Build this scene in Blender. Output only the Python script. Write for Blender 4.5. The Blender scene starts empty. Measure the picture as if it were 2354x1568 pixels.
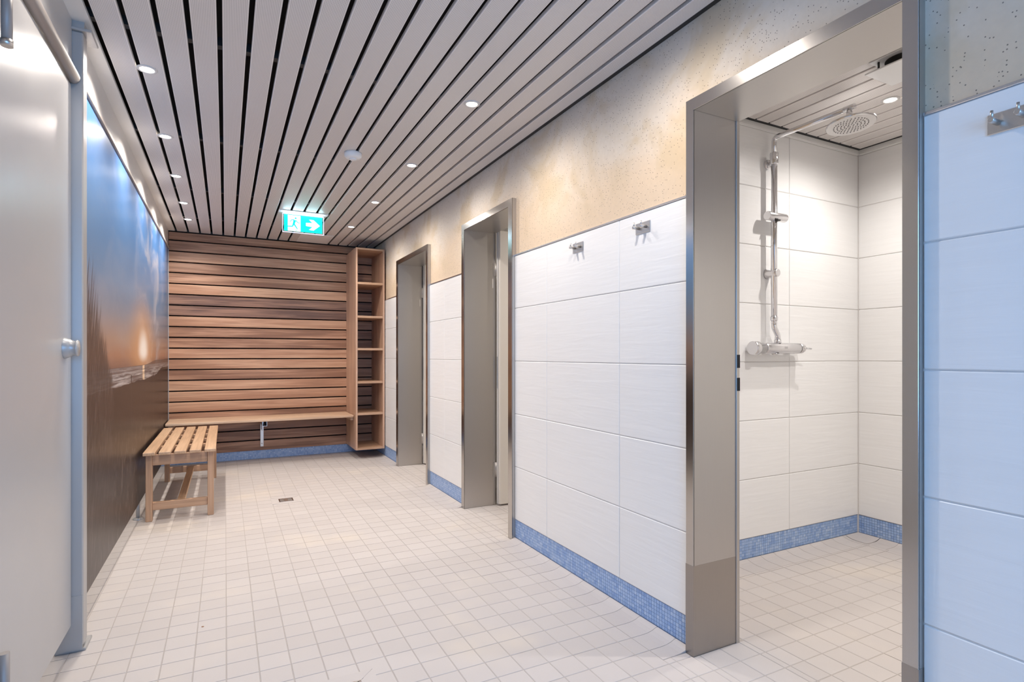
import bpy, bmesh, math, random
from mathutils import Vector
random.seed(7)
sc = bpy.context.scene
COL = sc.collection

# ---------------------------------------------------------------- camera
cam_d = bpy.data.cameras.new('camera')
cam = bpy.data.objects.new('camera', cam_d); COL.objects.link(cam)
cam.location = (0, 0, 1.051)
cam.rotation_euler = (math.pi / 2, 0, -0.4759)
cam_d.sensor_width = 36.0
cam_d.lens = 36.0 * 1278.65 / 2354.0
cam_d.shift_y = 32.3 / 2354.0
cam_d.clip_start = 0.05
sc.camera = cam

# ---------------------------------------------------------------- world, added cool light, exposure
w = bpy.data.worlds.new('world'); sc.world = w; w.use_nodes = True
w.node_tree.nodes['Background'].inputs[0].default_value = (0.45, 0.62, 1.0, 1)
w.node_tree.nodes['Background'].inputs[1].default_value = 0.25
sc.view_settings.view_transform = 'Standard'
sc.view_settings.look = 'None'
sc.view_settings.gamma = 1
sc.view_settings.exposure = 0.44
sc.view_settings.use_curve_mapping = False
SPOT_W = 25.0            # watts of each recessed downlight
SPOT_COL = (1.0, 0.92, 0.84)
SHOWER_COL = (1.0, 0.945, 0.89)
ADDED_COOL_W = 26.0          # cool light from the added, unseen window behind the camera
ADDED_COOL_COL = (0.20, 0.50, 1.0)
wl = bpy.data.lights.new('added_cool_light', 'AREA'); wl.shape = 'RECTANGLE'
wl.size = 1.5; wl.size_y = 1.3; wl.energy = ADDED_COOL_W; wl.color = ADDED_COOL_COL
wlo = bpy.data.objects.new('added_cool_light', wl); COL.objects.link(wlo)
wlo.location = (0.35, -1.54, 1.35); wlo.rotation_euler = (math.pi / 2, 0, 0)

# ---------------------------------------------------------------- dimensions
XR = 1.466      # tiled face of the right wall
XF = 1.448      # front of the steel door frames
XB = 1.668      # back of the steel reveals
XP = -0.48      # face of the partition
YF = 6.18       # face of the wooden wall
YB = -1.60      # back wall
H = 2.233       # slat ceiling
YS = 1.9685     # shower wall facing the camera
XS = 3.297      # shower back wall
PITCH = 0.30
ZM0, ZM1 = 0.0136, 0.1161
DOORS = [(0.7237, 0.7596, 1.4306, 1.466), (2.809, 2.8575, 3.524, 3.569), (4.293, 4.336, 5.163, 5.216)]
HEAD_IN, HEAD_OUT = 1.904, 1.946

# ---------------------------------------------------------------- material helpers
class NT:
    def __init__(s, name):
        s.m = bpy.data.materials.new(name); s.m.use_nodes = True
        s.t = s.m.node_tree; s.b = s.t.nodes['Principled BSDF']
    def n(s, typ, **kw):
        nd = s.t.nodes.new(typ)
        for k, v in kw.items():
            if k.startswith('i_'):
                key = k[2:]; key = int(key) if key.isdigit() else key.replace('_', ' ')
                s.put(nd.inputs[key], v)
            else: setattr(nd, k, v)
        return nd
    def put(s, sock, v):
        if hasattr(v, 'is_output') or isinstance(v, bpy.types.NodeSocket): s.t.links.new(v, sock)
        elif isinstance(v, bpy.types.Node): s.t.links.new(v.outputs[0], sock)
        else: sock.default_value = v
    def math(s, op, a, b=0.0, clamp=False):
        nd = s.t.nodes.new('ShaderNodeMath'); nd.operation = op; nd.use_clamp = clamp
        s.put(nd.inputs[0], a); s.put(nd.inputs[1], b); return nd.outputs[0]
    def smooth(s, v, lo, hi):
        nd = s.n('ShaderNodeMapRange', interpolation_type='SMOOTHSTEP')
        s.put(nd.inputs[0], v); s.put(nd.inputs[1], lo); s.put(nd.inputs[2], hi); return nd.outputs[0]
    def mix(s, f, a, b, mode='MIX'):
        nd = s.t.nodes.new('ShaderNodeMix'); nd.data_type = 'RGBA'; nd.blend_type = mode
        s.put(nd.inputs[0], f); s.put(nd.inputs[6], a if not isinstance(a, tuple) else c4(a)); s.put(nd.inputs[7], b if not isinstance(b, tuple) else c4(b))
        return nd.outputs[2]
    def coord(s, scale=(1, 1, 1), offset=None):
        tc = s.n('ShaderNodeTexCoord'); mp = s.n('ShaderNodeMapping')
        s.put(mp.inputs['Vector'], tc.outputs['Object']); mp.inputs['Scale'].default_value = scale
        if offset is not None: s.put(mp.inputs['Location'], offset)
        return mp.outputs[0]
    def rnd_offset(s):
        oi = s.n('ShaderNodeObjectInfo'); return s.math('MULTIPLY', oi.outputs['Random'], 57.0)
    def noise(s, vec, scale, detail=3, rough=0.55, dist=0.0):
        nd = s.n('ShaderNodeTexNoise'); s.put(nd.inputs['Vector'], vec)
        nd.inputs['Scale'].default_value = scale; nd.inputs['Detail'].default_value = detail
        nd.inputs['Roughness'].default_value = rough; nd.inputs['Distortion'].default_value = dist
        return nd.outputs[0]
    def ramp(s, f, stops):
        nd = s.n('ShaderNodeValToRGB'); s.put(nd.inputs[0], f); e = nd.color_ramp.elements
        while len(e) < len(stops): e.new(0.5)
        for el, (p, c) in zip(e, stops): el.position = p; el.color = c4(c)
        return nd.outputs[0]
    def bump(s, h, strength, dist):
        nd = s.n('ShaderNodeBump'); s.put(nd.inputs['Height'], h)
        nd.inputs['Strength'].default_value = strength; nd.inputs['Distance'].default_value = dist
        s.put(s.b.inputs['Normal'], nd.outputs[0])
    def set(s, **kw):
        for k, v in kw.items():
            v = c4(v) if isinstance(v, tuple) and len(v) == 3 else v
            s.put(s.b.inputs[k.replace('_', ' ')], v)
        return s.m
def c4(c): return (c[0], c[1], c[2], 1.0) if len(c) == 3 else c
def plain(name, col, rough=0.5, metal=0.0, **kw):
    t = NT(name); t.set(Base_Color=col, Roughness=rough, Metallic=metal, **kw)
    v = t.noise(t.coord((1, 1, 1), t.rnd_offset()), 6.0, 3)
    t.put(t.b.inputs['Roughness'], t.math('ADD', t.math('MULTIPLY', v, 0.10), rough - 0.05))
    return t.m
def emit(name, col, strength):
    t = NT(name); t.set(Base_Color=col, Roughness=0.6, Emission_Color=col, Emission_Strength=strength); return t.m

M = {}
# brushed stainless steel, grain running up the jamb
def steel(name, col, rough, vec=(60, 60, 0.8), metal=1.0):
    t = NT(name); v = t.noise(t.coord(vec), 14.0, 4, 0.6); big = t.noise(t.coord((1, 1, 1)), 3.0, 3)
    t.set(Base_Color=t.mix(v, tuple(x * 0.93 for x in col), col), Metallic=metal)
    t.put(t.b.inputs['Roughness'], t.math('ADD', t.math('MULTIPLY', big, 0.12), rough - 0.06))
    t.bump(v, 0.05, 0.0005); return t.m
M['steel'] = steel('brushed_steel', (0.54, 0.51, 0.48), 0.34, metal=0.90)
M['steel_front'] = steel('brushed_steel_casing', (0.54, 0.515, 0.49), 0.19)
M['steel_h'] = steel('brushed_steel_across', (0.54, 0.51, 0.48), 0.34, (60, 0.8, 60), 0.90)
M['steel_film'] = steel('brushed_steel_dull', (0.40, 0.37, 0.345), 0.34)
M['satin'] = steel('satin_steel', (0.66, 0.63, 0.60), 0.32)
M['chrome'] = plain('chrome', (0.80, 0.80, 0.82), 0.09, 1.0)
M['chrome_matt'] = plain('matt_chrome', (0.72, 0.71, 0.72), 0.25, 1.0)
M['alu'] = plain('anodised_aluminium', (0.47, 0.465, 0.46), 0.38, 0.35)
M['rail'] = plain('bronze_grey_rail', (0.36, 0.325, 0.305), 0.48, 0.3)
M['black'] = plain('black_void', (0.012, 0.010, 0.010), 0.8)
M['plenum'] = plain('dark_plenum', (0.035, 0.026, 0.022), 0.9)
M['shadow_trim'] = plain('black_shadow_trim', (0.02, 0.02, 0.022), 0.55)
M['white'] = plain('white_paint', (0.80, 0.79, 0.77), 0.5)
M['laminate'] = plain('white_laminate', (0.62, 0.60, 0.58), 0.30)
M['door_grey'] = plain('pale_grey_laminate', (0.50, 0.485, 0.475), 0.30)
M['plastic'] = plain('white_plastic', (0.82, 0.82, 0.82), 0.4)
M['leaf'] = plain('cream_door_leaf', (0.80, 0.75, 0.68), 0.4)
M['grout'] = plain('grey_grout', (0.68, 0.655, 0.64), 0.8)
M['grout_blue'] = plain('blue_grout', (0.20, 0.285, 0.48), 0.8)
M['backing'] = plain('black_wall_backing', (0.01, 0.008, 0.007), 0.9)
M['lamp'] = emit('lamp_glow', (1.0, 0.95, 0.87), 14.0)
M['ring'] = plain('lamp_ring_white', (0.62, 0.60, 0.59), 0.4)

# white wall tile with a fine wavy relief
t = NT('white_wall_tile'); o = t.rnd_offset()
v = t.noise(t.coord((1, 1.2, 14), o), 2.6, 3, 0.5, 0.6)
t.set(Base_Color=t.mix(v, (0.83, 0.825, 0.82), (0.88, 0.875, 0.87)), Roughness=0.33)
t.bump(v, 0.28, 0.004); M['tile'] = t.m
# blue mosaic
t = NT('blue_mosaic'); g = t.n('ShaderNodeNewGeometry')
f = t.ramp(g.outputs['Random Per Island'], [(0, (0.25, 0.385, 0.68)), (0.35, (0.32, 0.46, 0.73)), (0.8, (0.38, 0.515, 0.765)), (1, (0.46, 0.585, 0.80))])
t.set(Base_Color=f, Roughness=0.35); M['mosaic'] = t.m
# floor tile, cream with slight differences from tile to tile
t = NT('cream_floor_tile'); oi = t.n('ShaderNodeObjectInfo'); g = t.n('ShaderNodeNewGeometry')
r = t.math('FRACT', t.math('ADD', oi.outputs['Random'], g.outputs['Random Per Island']))
tc = t.n('ShaderNodeTexCoord'); gp = t.n('ShaderNodeNewGeometry')
st = t.noise(gp.outputs['Position'], 1.7, 3); sp = t.noise(gp.outputs['Position'], 260.0, 2)
c = t.mix(r, (0.555, 0.51, 0.488), (0.59, 0.545, 0.522)); c = t.mix(t.smooth(st, 0.52, 0.75), c, (0.66, 0.59, 0.52))
c = t.mix(t.math('MULTIPLY', sp, 0.22), c, (0.48, 0.43, 0.41))
t.set(Base_Color=c, Roughness=0.55); t.bump(sp, 0.10, 0.0006); M['floor'] = t.m
M['floor_grout'] = plain('floor_grout', (0.46, 0.415, 0.385), 0.85)
# fair-faced concrete with pores and stain patches, warmer towards the bottom
t = NT('warm_concrete'); gp = t.n('ShaderNodeNewGeometry'); P = gp.outputs['Position']
n1 = t.noise(P, 1.9, 4, 0.6, 0.3); n2 = t.noise(P, 55, 3); n3 = t.noise(P, 5.0, 2)
sz = t.n('ShaderNodeSeparateXYZ'); t.put(sz.inputs[0], P)
low = t.math('SUBTRACT', 1.0, t.smooth(t.math('ADD', sz.outputs[2], t.math('MULTIPLY', t.math('SUBTRACT', n1, 0.5), 0.9)), 1.62, 2.12))
c = t.mix(low, (0.71, 0.64, 0.56), (0.73, 0.57, 0.41)); n4 = t.noise(P, 3.1, 4, 0.6, 0.5)
c = t.mix(t.math('MULTIPLY', t.math('MULTIPLY', t.smooth(n4, 0.48, 0.66), t.smooth(sz.outputs[2], 1.62, 1.80)), 0.60), c, (0.58, 0.445, 0.27))
c = t.mix(t.math('MULTIPLY', n2, 0.3), c, (0.44, 0.37, 0.30))
vo = t.n('ShaderNodeTexVoronoi'); t.put(vo.inputs['Vector'], P); vo.inputs['Scale'].default_value = 130
cellr = t.n('ShaderNodeSeparateColor'); t.put(cellr.inputs[0], vo.outputs['Color'])
hole = t.math('MULTIPLY', t.math('LESS_THAN', vo.outputs['Distance'], t.math('MULTIPLY', cellr.outputs[0], 0.26)), t.math('GREATER_THAN', t.math('ADD', cellr.outputs[1], t.math('MULTIPLY', n3, 0.8)), 1.04))
c = t.mix(t.math('MULTIPLY', hole, 0.8), c, (0.13, 0.10, 0.08))
t.set(Base_Color=c, Roughness=0.75); t.bump(t.math('SUBTRACT', n2, hole), 0.25, 0.002); M['concrete'] = t.m
# perforated ceiling slat: 2.6 mm hole raster on painted metal
t = NT('perforated_slat'); tc = t.n('ShaderNodeTexCoord'); sx = t.n('ShaderNodeSeparateXYZ'); t.put(sx.inputs[0], tc.outputs['Object'])
pp = 0.0052
fx = t.math('SUBTRACT', t.math('FRACT', t.math('DIVIDE', sx.outputs[0], pp)), 0.5); fy = t.math('SUBTRACT', t.math('FRACT', t.math('DIVIDE', sx.outputs[1], pp)), 0.5)
d = t.math('SQRT', t.math('ADD', t.math('MULTIPLY', fx, fx), t.math('MULTIPLY', fy, fy)))
inside = t.math('LESS_THAN', t.math('ABSOLUTE', sx.outputs[0]), 0.0365)
holes = t.math('MULTIPLY', t.math('SUBTRACT', 1.0, t.smooth(d, 0.24, 0.34)), inside)
t.set(Base_Color=t.mix(t.math('MULTIPLY', holes, 0.62), (0.78, 0.735, 0.71), (0.10, 0.09, 0.085)), Roughness=0.42); M['slat'] = t.m
# wood
def wood(name, lo, hi, rough=0.42, axis=0):
    t = NT(name); s = [30, 30, 30]; s[axis] = 1.1; s2 = [5, 5, 5]; s2[axis] = 0.5; s3 = [130, 130, 130]; s3[axis] = 3
    o = t.rnd_offset()
    g1 = t.noise(t.coord(tuple(s), o), 1.4, 5, 0.6, 0.5); g2 = t.noise(t.coord(tuple(s2), o), 1.6, 3, 0.5, 0.8); g3 = t.noise(t.coord(tuple(s3), o), 1.0, 2)
    f = t.math('ADD', t.math('MULTIPLY', g1, 0.45), t.math('MULTIPLY', g2, 0.55))
    c = t.ramp(f, [(0.36, tuple(x * 0.82 for x in lo)), (0.45, lo), (0.52, tuple((a + b) / 2 for a, b in zip(lo, hi))), (0.62, hi)])
    c = t.mix(t.math('MULTIPLY', t.smooth(g3, 0.40, 0.72), 0.42), c, tuple(x * 0.62 for x in lo))
    t.set(Base_Color=c, Roughness=rough); t.bump(g3, 0.05, 0.0008); return t.m
M['plank_a'] = wood('cedar_light', (0.44, 0.225, 0.125), (0.64, 0.385, 0.24))
M['plank_b'] = wood('cedar_mid', (0.29, 0.14, 0.075), (0.56, 0.315, 0.19))
M['plank_c'] = wood('cedar_dark', (0.15, 0.075, 0.048), (0.38, 0.205, 0.13))
M['shelf_z'] = wood('cedar_shelf_upright', (0.56, 0.345, 0.235), (0.70, 0.465, 0.33), 0.42, 2)
M['shelf_x'] = wood('cedar_shelf_board', (0.48, 0.29, 0.18), (0.62, 0.40, 0.27), 0.42, 0)
M['seat_x'] = wood('bench_slat_wood', (0.58, 0.38, 0.25), (0.72, 0.52, 0.36), 0.42, 0)
M['stool_y'] = wood('stool_slat_wood', (0.58, 0.37, 0.225), (0.70, 0.48, 0.31), 0.42, 1)
M['stool_z'] = wood('stool_leg_wood', (0.47, 0.275, 0.16), (0.58, 0.36, 0.225), 0.42, 2)
M['stool_x'] = wood('stool_rail_wood', (0.47, 0.275, 0.16), (0.58, 0.36, 0.225), 0.42, 0)
# sunset photo printed on the partition (local y along the wall, z up)
t = NT('sunset_print'); tc = t.n('ShaderNodeTexCoord'); sx = t.n('ShaderNodeSeparateXYZ'); t.put(sx.inputs[0], tc.outputs['Object'])
Y, Z = t.math('ADD', sx.outputs[1], 4.3), sx.outputs[2]
zz = t.math('DIVIDE', t.math('SUBTRACT', Z, 0.12), 1.95)
def zp(z): return (z - 0.12) / 1.95
sky = t.ramp(zz, [(zp(0.98), (0.20, 0.11, 0.085)), (zp(1.05), (0.38, 0.19, 0.115)), (zp(1.13), (0.40, 0.26, 0.195)), (zp(1.25), (0.26, 0.255, 0.295)), (zp(1.42), (0.155, 0.25, 0.40)), (zp(1.80), (0.08, 0.205, 0.44)), (zp(2.07), (0.036, 0.11, 0.28))])
glare_noise = t.noise(t.coord((1, 0.9, 1.6)), 2.0, 4, 0.6, 0.8)
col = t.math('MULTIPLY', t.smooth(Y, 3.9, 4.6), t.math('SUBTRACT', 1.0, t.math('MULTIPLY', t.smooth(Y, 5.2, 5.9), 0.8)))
sky = t.mix(t.math('MULTIPLY', t.smooth(glare_noise, 0.42, 0.72), t.math('ADD', 0.12, t.math('MULTIPLY', col, 0.60))), sky, (0.50, 0.49, 0.53))  # downlight glare streaks on the panel, painted into the sky as pale patches
dy = t.math('MULTIPLY', t.math('SUBTRACT', Y, 4.38), 0.26); dz = t.math('SUBTRACT', Z, 1.075)
dzu = t.math('MULTIPLY', dz, t.math('SUBTRACT', 1.0, t.math('MULTIPLY', t.math('GREATER_THAN', dz, 0.0), 0.55)))
sd = t.math('SQRT', t.math('ADD', t.math('MULTIPLY', dy, dy), t.math('MULTIPLY', dzu, dzu)))
sky = t.mix(t.math('MULTIPLY', t.math('SUBTRACT', 1.0, t.smooth(sd, 0.0, 0.22)), 0.80), sky, (0.72, 0.37, 0.15))
sky = t.mix(t.math('SUBTRACT', 1.0, t.smooth(sd, 0.015, 0.085)), sky, (0.98, 0.90, 0.82))
wv = t.noise(t.coord((1, 1.3, 62)), 1.5, 4, 0.65, 0.35)
sea = t.mix(t.smooth(wv, 0.38, 0.66), (0.13, 0.10, 0.095), (0.50, 0.46, 0.45))
sea = t.mix(t.math('MULTIPLY', t.smooth(Z, 0.93, 0.985), 0.7), sea, (0.20, 0.155, 0.145))
path = t.math('SUBTRACT', 1.0, t.smooth(t.math('ABSOLUTE', t.math('SUBTRACT', Y, 4.38)), 0.02, 0.075))
sea = t.mix(t.math('MULTIPLY', path, t.math('ADD', 0.35, t.math('MULTIPLY', t.smooth(wv, 0.35, 0.55), 0.6))), sea, (1.0, 0.74, 0.50))
img = t.mix(t.math('LESS_THAN', Z, 0.985), sky, sea)
hill = t.math('MULTIPLY', t.math('LESS_THAN', Z, t.math('ADD', 0.986, t.math('MULTIPLY', t.smooth(Y, 4.4, 5.2), 0.028))), t.math('GREATER_THAN', Z, 0.984))
img = t.mix(t.math('MULTIPLY', hill, 0.75), img, (0.10, 0.065, 0.055))
# foreground shore with grasses
shear = t.n('ShaderNodeCombineXYZ'); t.put(shear.inputs[1], t.math('SUBTRACT', Y, t.math('MULTIPLY', Z, 0.30))); t.put(shear.inputs[2], Z)
def grass(sy, sz, scale, det=4, dist=0.6):
    mp = t.n('ShaderNodeMapping'); t.put(mp.inputs['Vector'], shear.outputs[0]); mp.inputs['Scale'].default_value = (1, sy, sz)
    return t.noise(mp.outputs[0], scale, det, 0.62, dist)
g1 = grass(6, 3.4, 2.0, 5, 1.6); g2 = grass(55, 3.2, 1.2, 3, 0.4)
land = t.mix(t.math('MULTIPLY', t.smooth(g1, 0.50, 0.72), t.math('SUBTRACT', 1.0, t.smooth(Z, 0.35, 0.80))), (0.040, 0.027, 0.023), (0.15, 0.115, 0.10))
gn = t.noise(t.coord((1, 1.5, 3)), 2.0, 4)
shore = t.math('ADD', t.math('ADD', 0.892, t.math('MULTIPLY', t.smooth(Y, 4.9, 5.7), 0.055)), t.math('MULTIPLY', t.math('SUBTRACT', gn, 0.5), 0.03))
img = t.mix(t.math('LESS_THAN', Z, shore), img, land)
top = t.math('MULTIPLY', t.math('SUBTRACT', 1.0, t.smooth(Y, 2.72, 3.38)), 0.50)
dens = t.math('SUBTRACT', 1.0, t.math('DIVIDE', t.math('SUBTRACT', Z, 0.90), t.math('MAXIMUM', top, 0.02)))
reed = t.smooth(t.math('ADD', t.math('MULTIPLY', g2, 1.3), t.math('MULTIPLY', dens, 0.62)), 0.64, 0.92)
reed = t.math('MULTIPLY', reed, t.math('SUBTRACT', 1.0, t.smooth(Y, 3.18, 3.34)))
img = t.mix(t.math('MULTIPLY', reed, 0.9), img, t.mix(t.smooth(grass(70, 6, 1.4, 2), 0.5, 0.7), (0.045, 0.031, 0.027), (0.14, 0.105, 0.095)))
for py, z1 in ((3.844, 0.937), (4.956, 0.92)):
    pm = t.math('MULTIPLY', t.math('LESS_THAN', t.math('ABSOLUTE', t.math('SUBTRACT', Y, py)), 0.014), t.math('LESS_THAN', Z, z1))
    img = t.mix(pm, img, (0.05, 0.038, 0.034))
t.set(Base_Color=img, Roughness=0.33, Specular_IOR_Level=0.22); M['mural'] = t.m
M['sign_green'] = emit('sign_green_glow', (0.0, 0.80, 0.56), 0.75)
M['sign_white'] = emit('sign_white_glow', (0.86, 1.0, 0.98), 0.95)
M['sign_edge'] = emit('sign_edge_glow', (0.66, 0.74, 1.0), 0.75)
M['sign_bar'] = emit('sign_bar_glow', (0.60, 0.82, 1.0), 16.0)
M['pane'] = emit('added_window_glow', (0.40, 0.66, 1.0), 0.9)
M['nozzle'] = plain('grey_rubber_nozzle', (0.36, 0.35, 0.35), 0.6)
M['head_face'] = plain('shower_head_face', (0.62, 0.60, 0.59), 0.35, 0.3)
M['rubber'] = plain('dark_rubber', (0.03, 0.03, 0.03), 0.6)
M['hinge'] = plain('dull_hinge_metal', (0.55, 0.52, 0.49), 0.4, 0.8)

# ---------------------------------------------------------------- mesh helpers
ORG = {}
class MB:
    def __init__(s): s.v = []; s.f = []; s.sm = []
    def add(s, vs, fs, smooth=False):
        b = len(s.v); s.v += [tuple(p) for p in vs]
        s.f += [tuple(i + b for i in f) for f in fs]; s.sm += [smooth] * len(fs); return s
    def box(s, x0, x1, y0, y1, z0, z1, b=0.0):
        lo = (min(x0, x1), min(y0, y1), min(z0, z1)); hi = (max(x0, x1), max(y0, y1), max(z0, z1))
        if b <= 0:
            vs = [(hi[0] if i & 1 else lo[0], hi[1] if i & 2 else lo[1], hi[2] if i & 4 else lo[2]) for i in range(8)]
            return s.add(vs, [(0, 2, 3, 1), (4, 5, 7, 6), (0, 1, 5, 4), (2, 6, 7, 3), (0, 4, 6, 2), (1, 3, 7, 5)])
        b = min([b] + [(h - l) * 0.45 for h, l in zip(hi, lo)])
        vs = []; idx = {}
        for i in range(8):
            for a in range(3):
                p = []
                for k in range(3):
                    up = (i >> k) & 1; e = hi[k] if up else lo[k]
                    p.append(e if k == a else (e - b if up else e + b))
                idx[(i, a)] = len(vs); vs.append(tuple(p))
        fs = []
        for a in range(3):
            k1, k2 = (a + 1) % 3, (a + 2) % 3
            for sgn in (0, 1):
                q = [sgn << a, (sgn << a) | (1 << k1), (sgn << a) | (1 << k1) | (1 << k2), (sgn << a) | (1 << k2)]
                if not sgn: q.reverse()
                fs.append(tuple(idx[(i, a)] for i in q))
            for s1 in (0, 1):
                for s2 in (0, 1):
                    i0 = (s1 << k1) | (s2 << k2); i1 = i0 | (1 << a)
                    fs.append((idx[(i0, k1)], idx[(i1, k1)], idx[(i1, k2)], idx[(i0, k2)]))
        for i in range(8): fs.append((idx[(i, 0)], idx[(i, 1)], idx[(i, 2)]))
        return s.add(vs, fs)
    def tube(s, path, r, seg=16, cap=True):
        P = [Vector(p) for p in path]; n = len(P); R = r if isinstance(r, (list, tuple)) else [r] * n
        d0 = (P[1] - P[0]).normalized(); u = d0.orthogonal().normalized(); vs = []; fs = []
        for i in range(n):
            d = (P[min(i + 1, n - 1)] - P[max(i - 1, 0)]).normalized()
            u = (u - d * u.dot(d)).normalized(); w_ = d.cross(u)
            for k in range(seg):
                a = 2 * math.pi * k / seg; vs.append(P[i] + (u * math.cos(a) + w_ * math.sin(a)) * R[i])
        for i in range(n - 1):
            for k in range(seg):
                k2 = (k + 1) % seg; fs.append((i * seg + k, i * seg + k2, (i + 1) * seg + k2, (i + 1) * seg + k))
        s.add(vs, fs, True)
        if cap:
            b = len(s.v) - len(vs)
            s.f.append(tuple(b + k for k in reversed(range(seg)))); s.sm.append(False)
            s.f.append(tuple(b + (n - 1) * seg + k for k in range(seg))); s.sm.append(False)
        return s
    def lathe(s, prof, org, axis=(0, 0, 1), seg=28, smooth=True):
        ax = Vector(axis).normalized(); u = ax.orthogonal().normalized(); w_ = ax.cross(u); O = Vector(org)
        vs = []; fs = []; n = len(prof)
        for r, h in prof:
            for k in range(seg):
                a = 2 * math.pi * k / seg; vs.append(O + ax * h + (u * math.cos(a) + w_ * math.sin(a)) * max(r, 1e-5))
        for i in range(n - 1):
            for k in range(seg):
                k2 = (k + 1) % seg; fs.append((i * seg + k, i * seg + k2, (i + 1) * seg + k2, (i + 1) * seg + k))
        return s.add(vs, fs, smooth)
    def prism(s, pts, fn):
        """pts: 2D outline, fn(a, b, side) -> 3D, side 0/1"""
        n = len(pts); vs = [fn(a, b, 0) for a, b in pts] + [fn(a, b, 1) for a, b in pts]
        fs = [tuple(range(n - 1, -1, -1)), tuple(range(n, 2 * n))]
        fs += [(i, (i + 1) % n, n + (i + 1) % n, n + i) for i in range(n)]
        return s.add(vs, fs)
    def mesh(s, name, mat, off=(0, 0, 0)):
        me = bpy.data.meshes.new(name)
        me.from_pydata([(a - off[0], b - off[1], c - off[2]) for a, b, c in s.v], [], s.f)
        me.materials.append(M[mat] if isinstance(mat, str) else mat)
        bm = bmesh.new(); bm.from_mesh(me)
        for f, q in zip(bm.faces, s.sm): f.smooth = q
        bmesh.ops.recalc_face_normals(bm, faces=bm.faces); bm.to_mesh(me); bm.free(); return me
    def build(s, name, mat, parent=None, org=None):
        if org is None: org = ORG[parent.name] if parent else center(s.v)
        o = bpy.data.objects.new(name, s.mesh(name, mat, org)); COL.objects.link(o); ORG[o.name] = tuple(org)
        if parent: o.parent = parent
        else: o.location = org
        return o
def center(v):
    xs, ys, zs = zip(*v); return ((min(xs) + max(xs)) / 2, (min(ys) + max(ys)) / 2, min(zs))
def thing(name, loc, label=None, cat=None, group=None, kind=None):
    o = bpy.data.objects.new(name, None); COL.objects.link(o); o.location = loc; o.empty_display_size = 0.1; ORG[o.name] = tuple(loc)
    return tag(o, label, cat, group, kind)
def tag(o, label=None, cat=None, group=None, kind=None):
    for k, v in (('label', label), ('category', cat), ('group', group), ('kind', kind)):
        if v: o[k] = v
    return o
def inst(name, me, loc, parent, rz=0.0):
    """a piece that shares its mesh; loc in world space"""
    o = bpy.data.objects.new(name, me); COL.objects.link(o); p = ORG[parent.name]
    o.parent = parent; o.location = (loc[0] - p[0], loc[1] - p[1], loc[2] - p[2]); o.rotation_euler.z = rz
    ORG[o.name] = tuple(loc); return o
CACHE = {}
def box_mesh(key, sx, sy, sz, mat, b):
    k = (key, round(sx, 4), round(sy, 4), round(sz, 4), mat)
    if k not in CACHE: CACHE[k] = MB().box(-sx / 2, sx / 2, -sy / 2, sy / 2, -sz / 2, sz / 2, b).mesh(key, mat)
    return CACHE[k]
def S(o, label, cat):
    return tag(o, label, cat, kind='structure')

# ================================================================ SETTING
# ---- floor
floor = S(MB().box(-1.62, XS + 0.1, YB - 0.1, YF + 0.12, -0.08, -0.0014).build('floor', 'floor_grout', org=(0, 0, 0)), 'cream floor of small square tiles with grey joints', 'floor')
TF, GX, GY, TJ = 0.0981, 0.7876, 2.0254, 0.0028
def project(x, y, z):
    s, c = math.sin(0.4759), math.cos(0.4759); zc = x * s + y * c
    if zc < 0.1: return None
    return 1177 + 1278.65 * (x * c - y * s) / zc, 816.3 - 1278.65 * (z - 1.051) / zc, zc
openings = [(d[1], d[2]) for d in DOORS]
cells = []
def clip_add(x0, x1, y0, y1, lim):
    """adds the cell cut to the rectangle lim, unless only a sliver is left"""
    x0, x1, y0, y1 = max(x0, lim[0]), min(x1, lim[1]), max(y0, lim[2]), min(y1, lim[3])
    if x1 - x0 > 0.012 and y1 - y0 > 0.012: cells.append((x0, x1, y0, y1))
zones = [(-1.6, 1.342, YB, 6.186), (XB + 0.03, XS - 0.124, 0.4, YS - 0.124), (XB + 0.03, XS, 2.09, 3.95), (XB + 0.03, XS, 4.07, 6.2)]
for d in DOORS: zones += [(1.342, 1.447, d[0], d[3]), (1.447, XB + 0.03, d[1], d[2])]
for i in range(-25, 27):
    for j in range(-43, 38):
        x0 = GX + i * TF; y0 = GY - (j + 1) * TF
        for lim in zones: clip_add(x0, x0 + TF, y0, y0 + TF, lim)
def seen(c):
    q = project((c[0] + c[1]) / 2, (c[2] + c[3]) / 2, 0)
    if not q: return 1e9
    u, v, z = q
    if not (130 < u < 2080 and 900 < v < 1600): return 1e9
    x, y = (c[0] + c[1]) / 2, (c[2] + c[3]) / 2
    if x < -0.5 or (x < -0.42 and y < 2.5): return 1e9
    if x > 1.62 and u < 1600: return 1e9
    return z
cells.sort(key=seen)
for k, (x0, x1, y0, y1) in enumerate(cells[:300]):
    sx, sy = x1 - x0 - TJ, y1 - y0 - TJ
    inst('floor_tile', box_mesh('floor_tile', sx, sy, 0.012, 'floor', 0.0012), ((x0 + x1) / 2, (y0 + y1) / 2, -0.006), floor)
mb = MB()
for x0, x1, y0, y1 in cells[300:]: mb.box(x0 + TJ / 2, x1 - TJ / 2, y0 + TJ / 2, y1 - TJ / 2, -0.012, 0.0)
tag(mb.build('floor_tiling', 'floor', floor), 'more of the same small cream floor tiles', kind='stuff')
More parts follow.
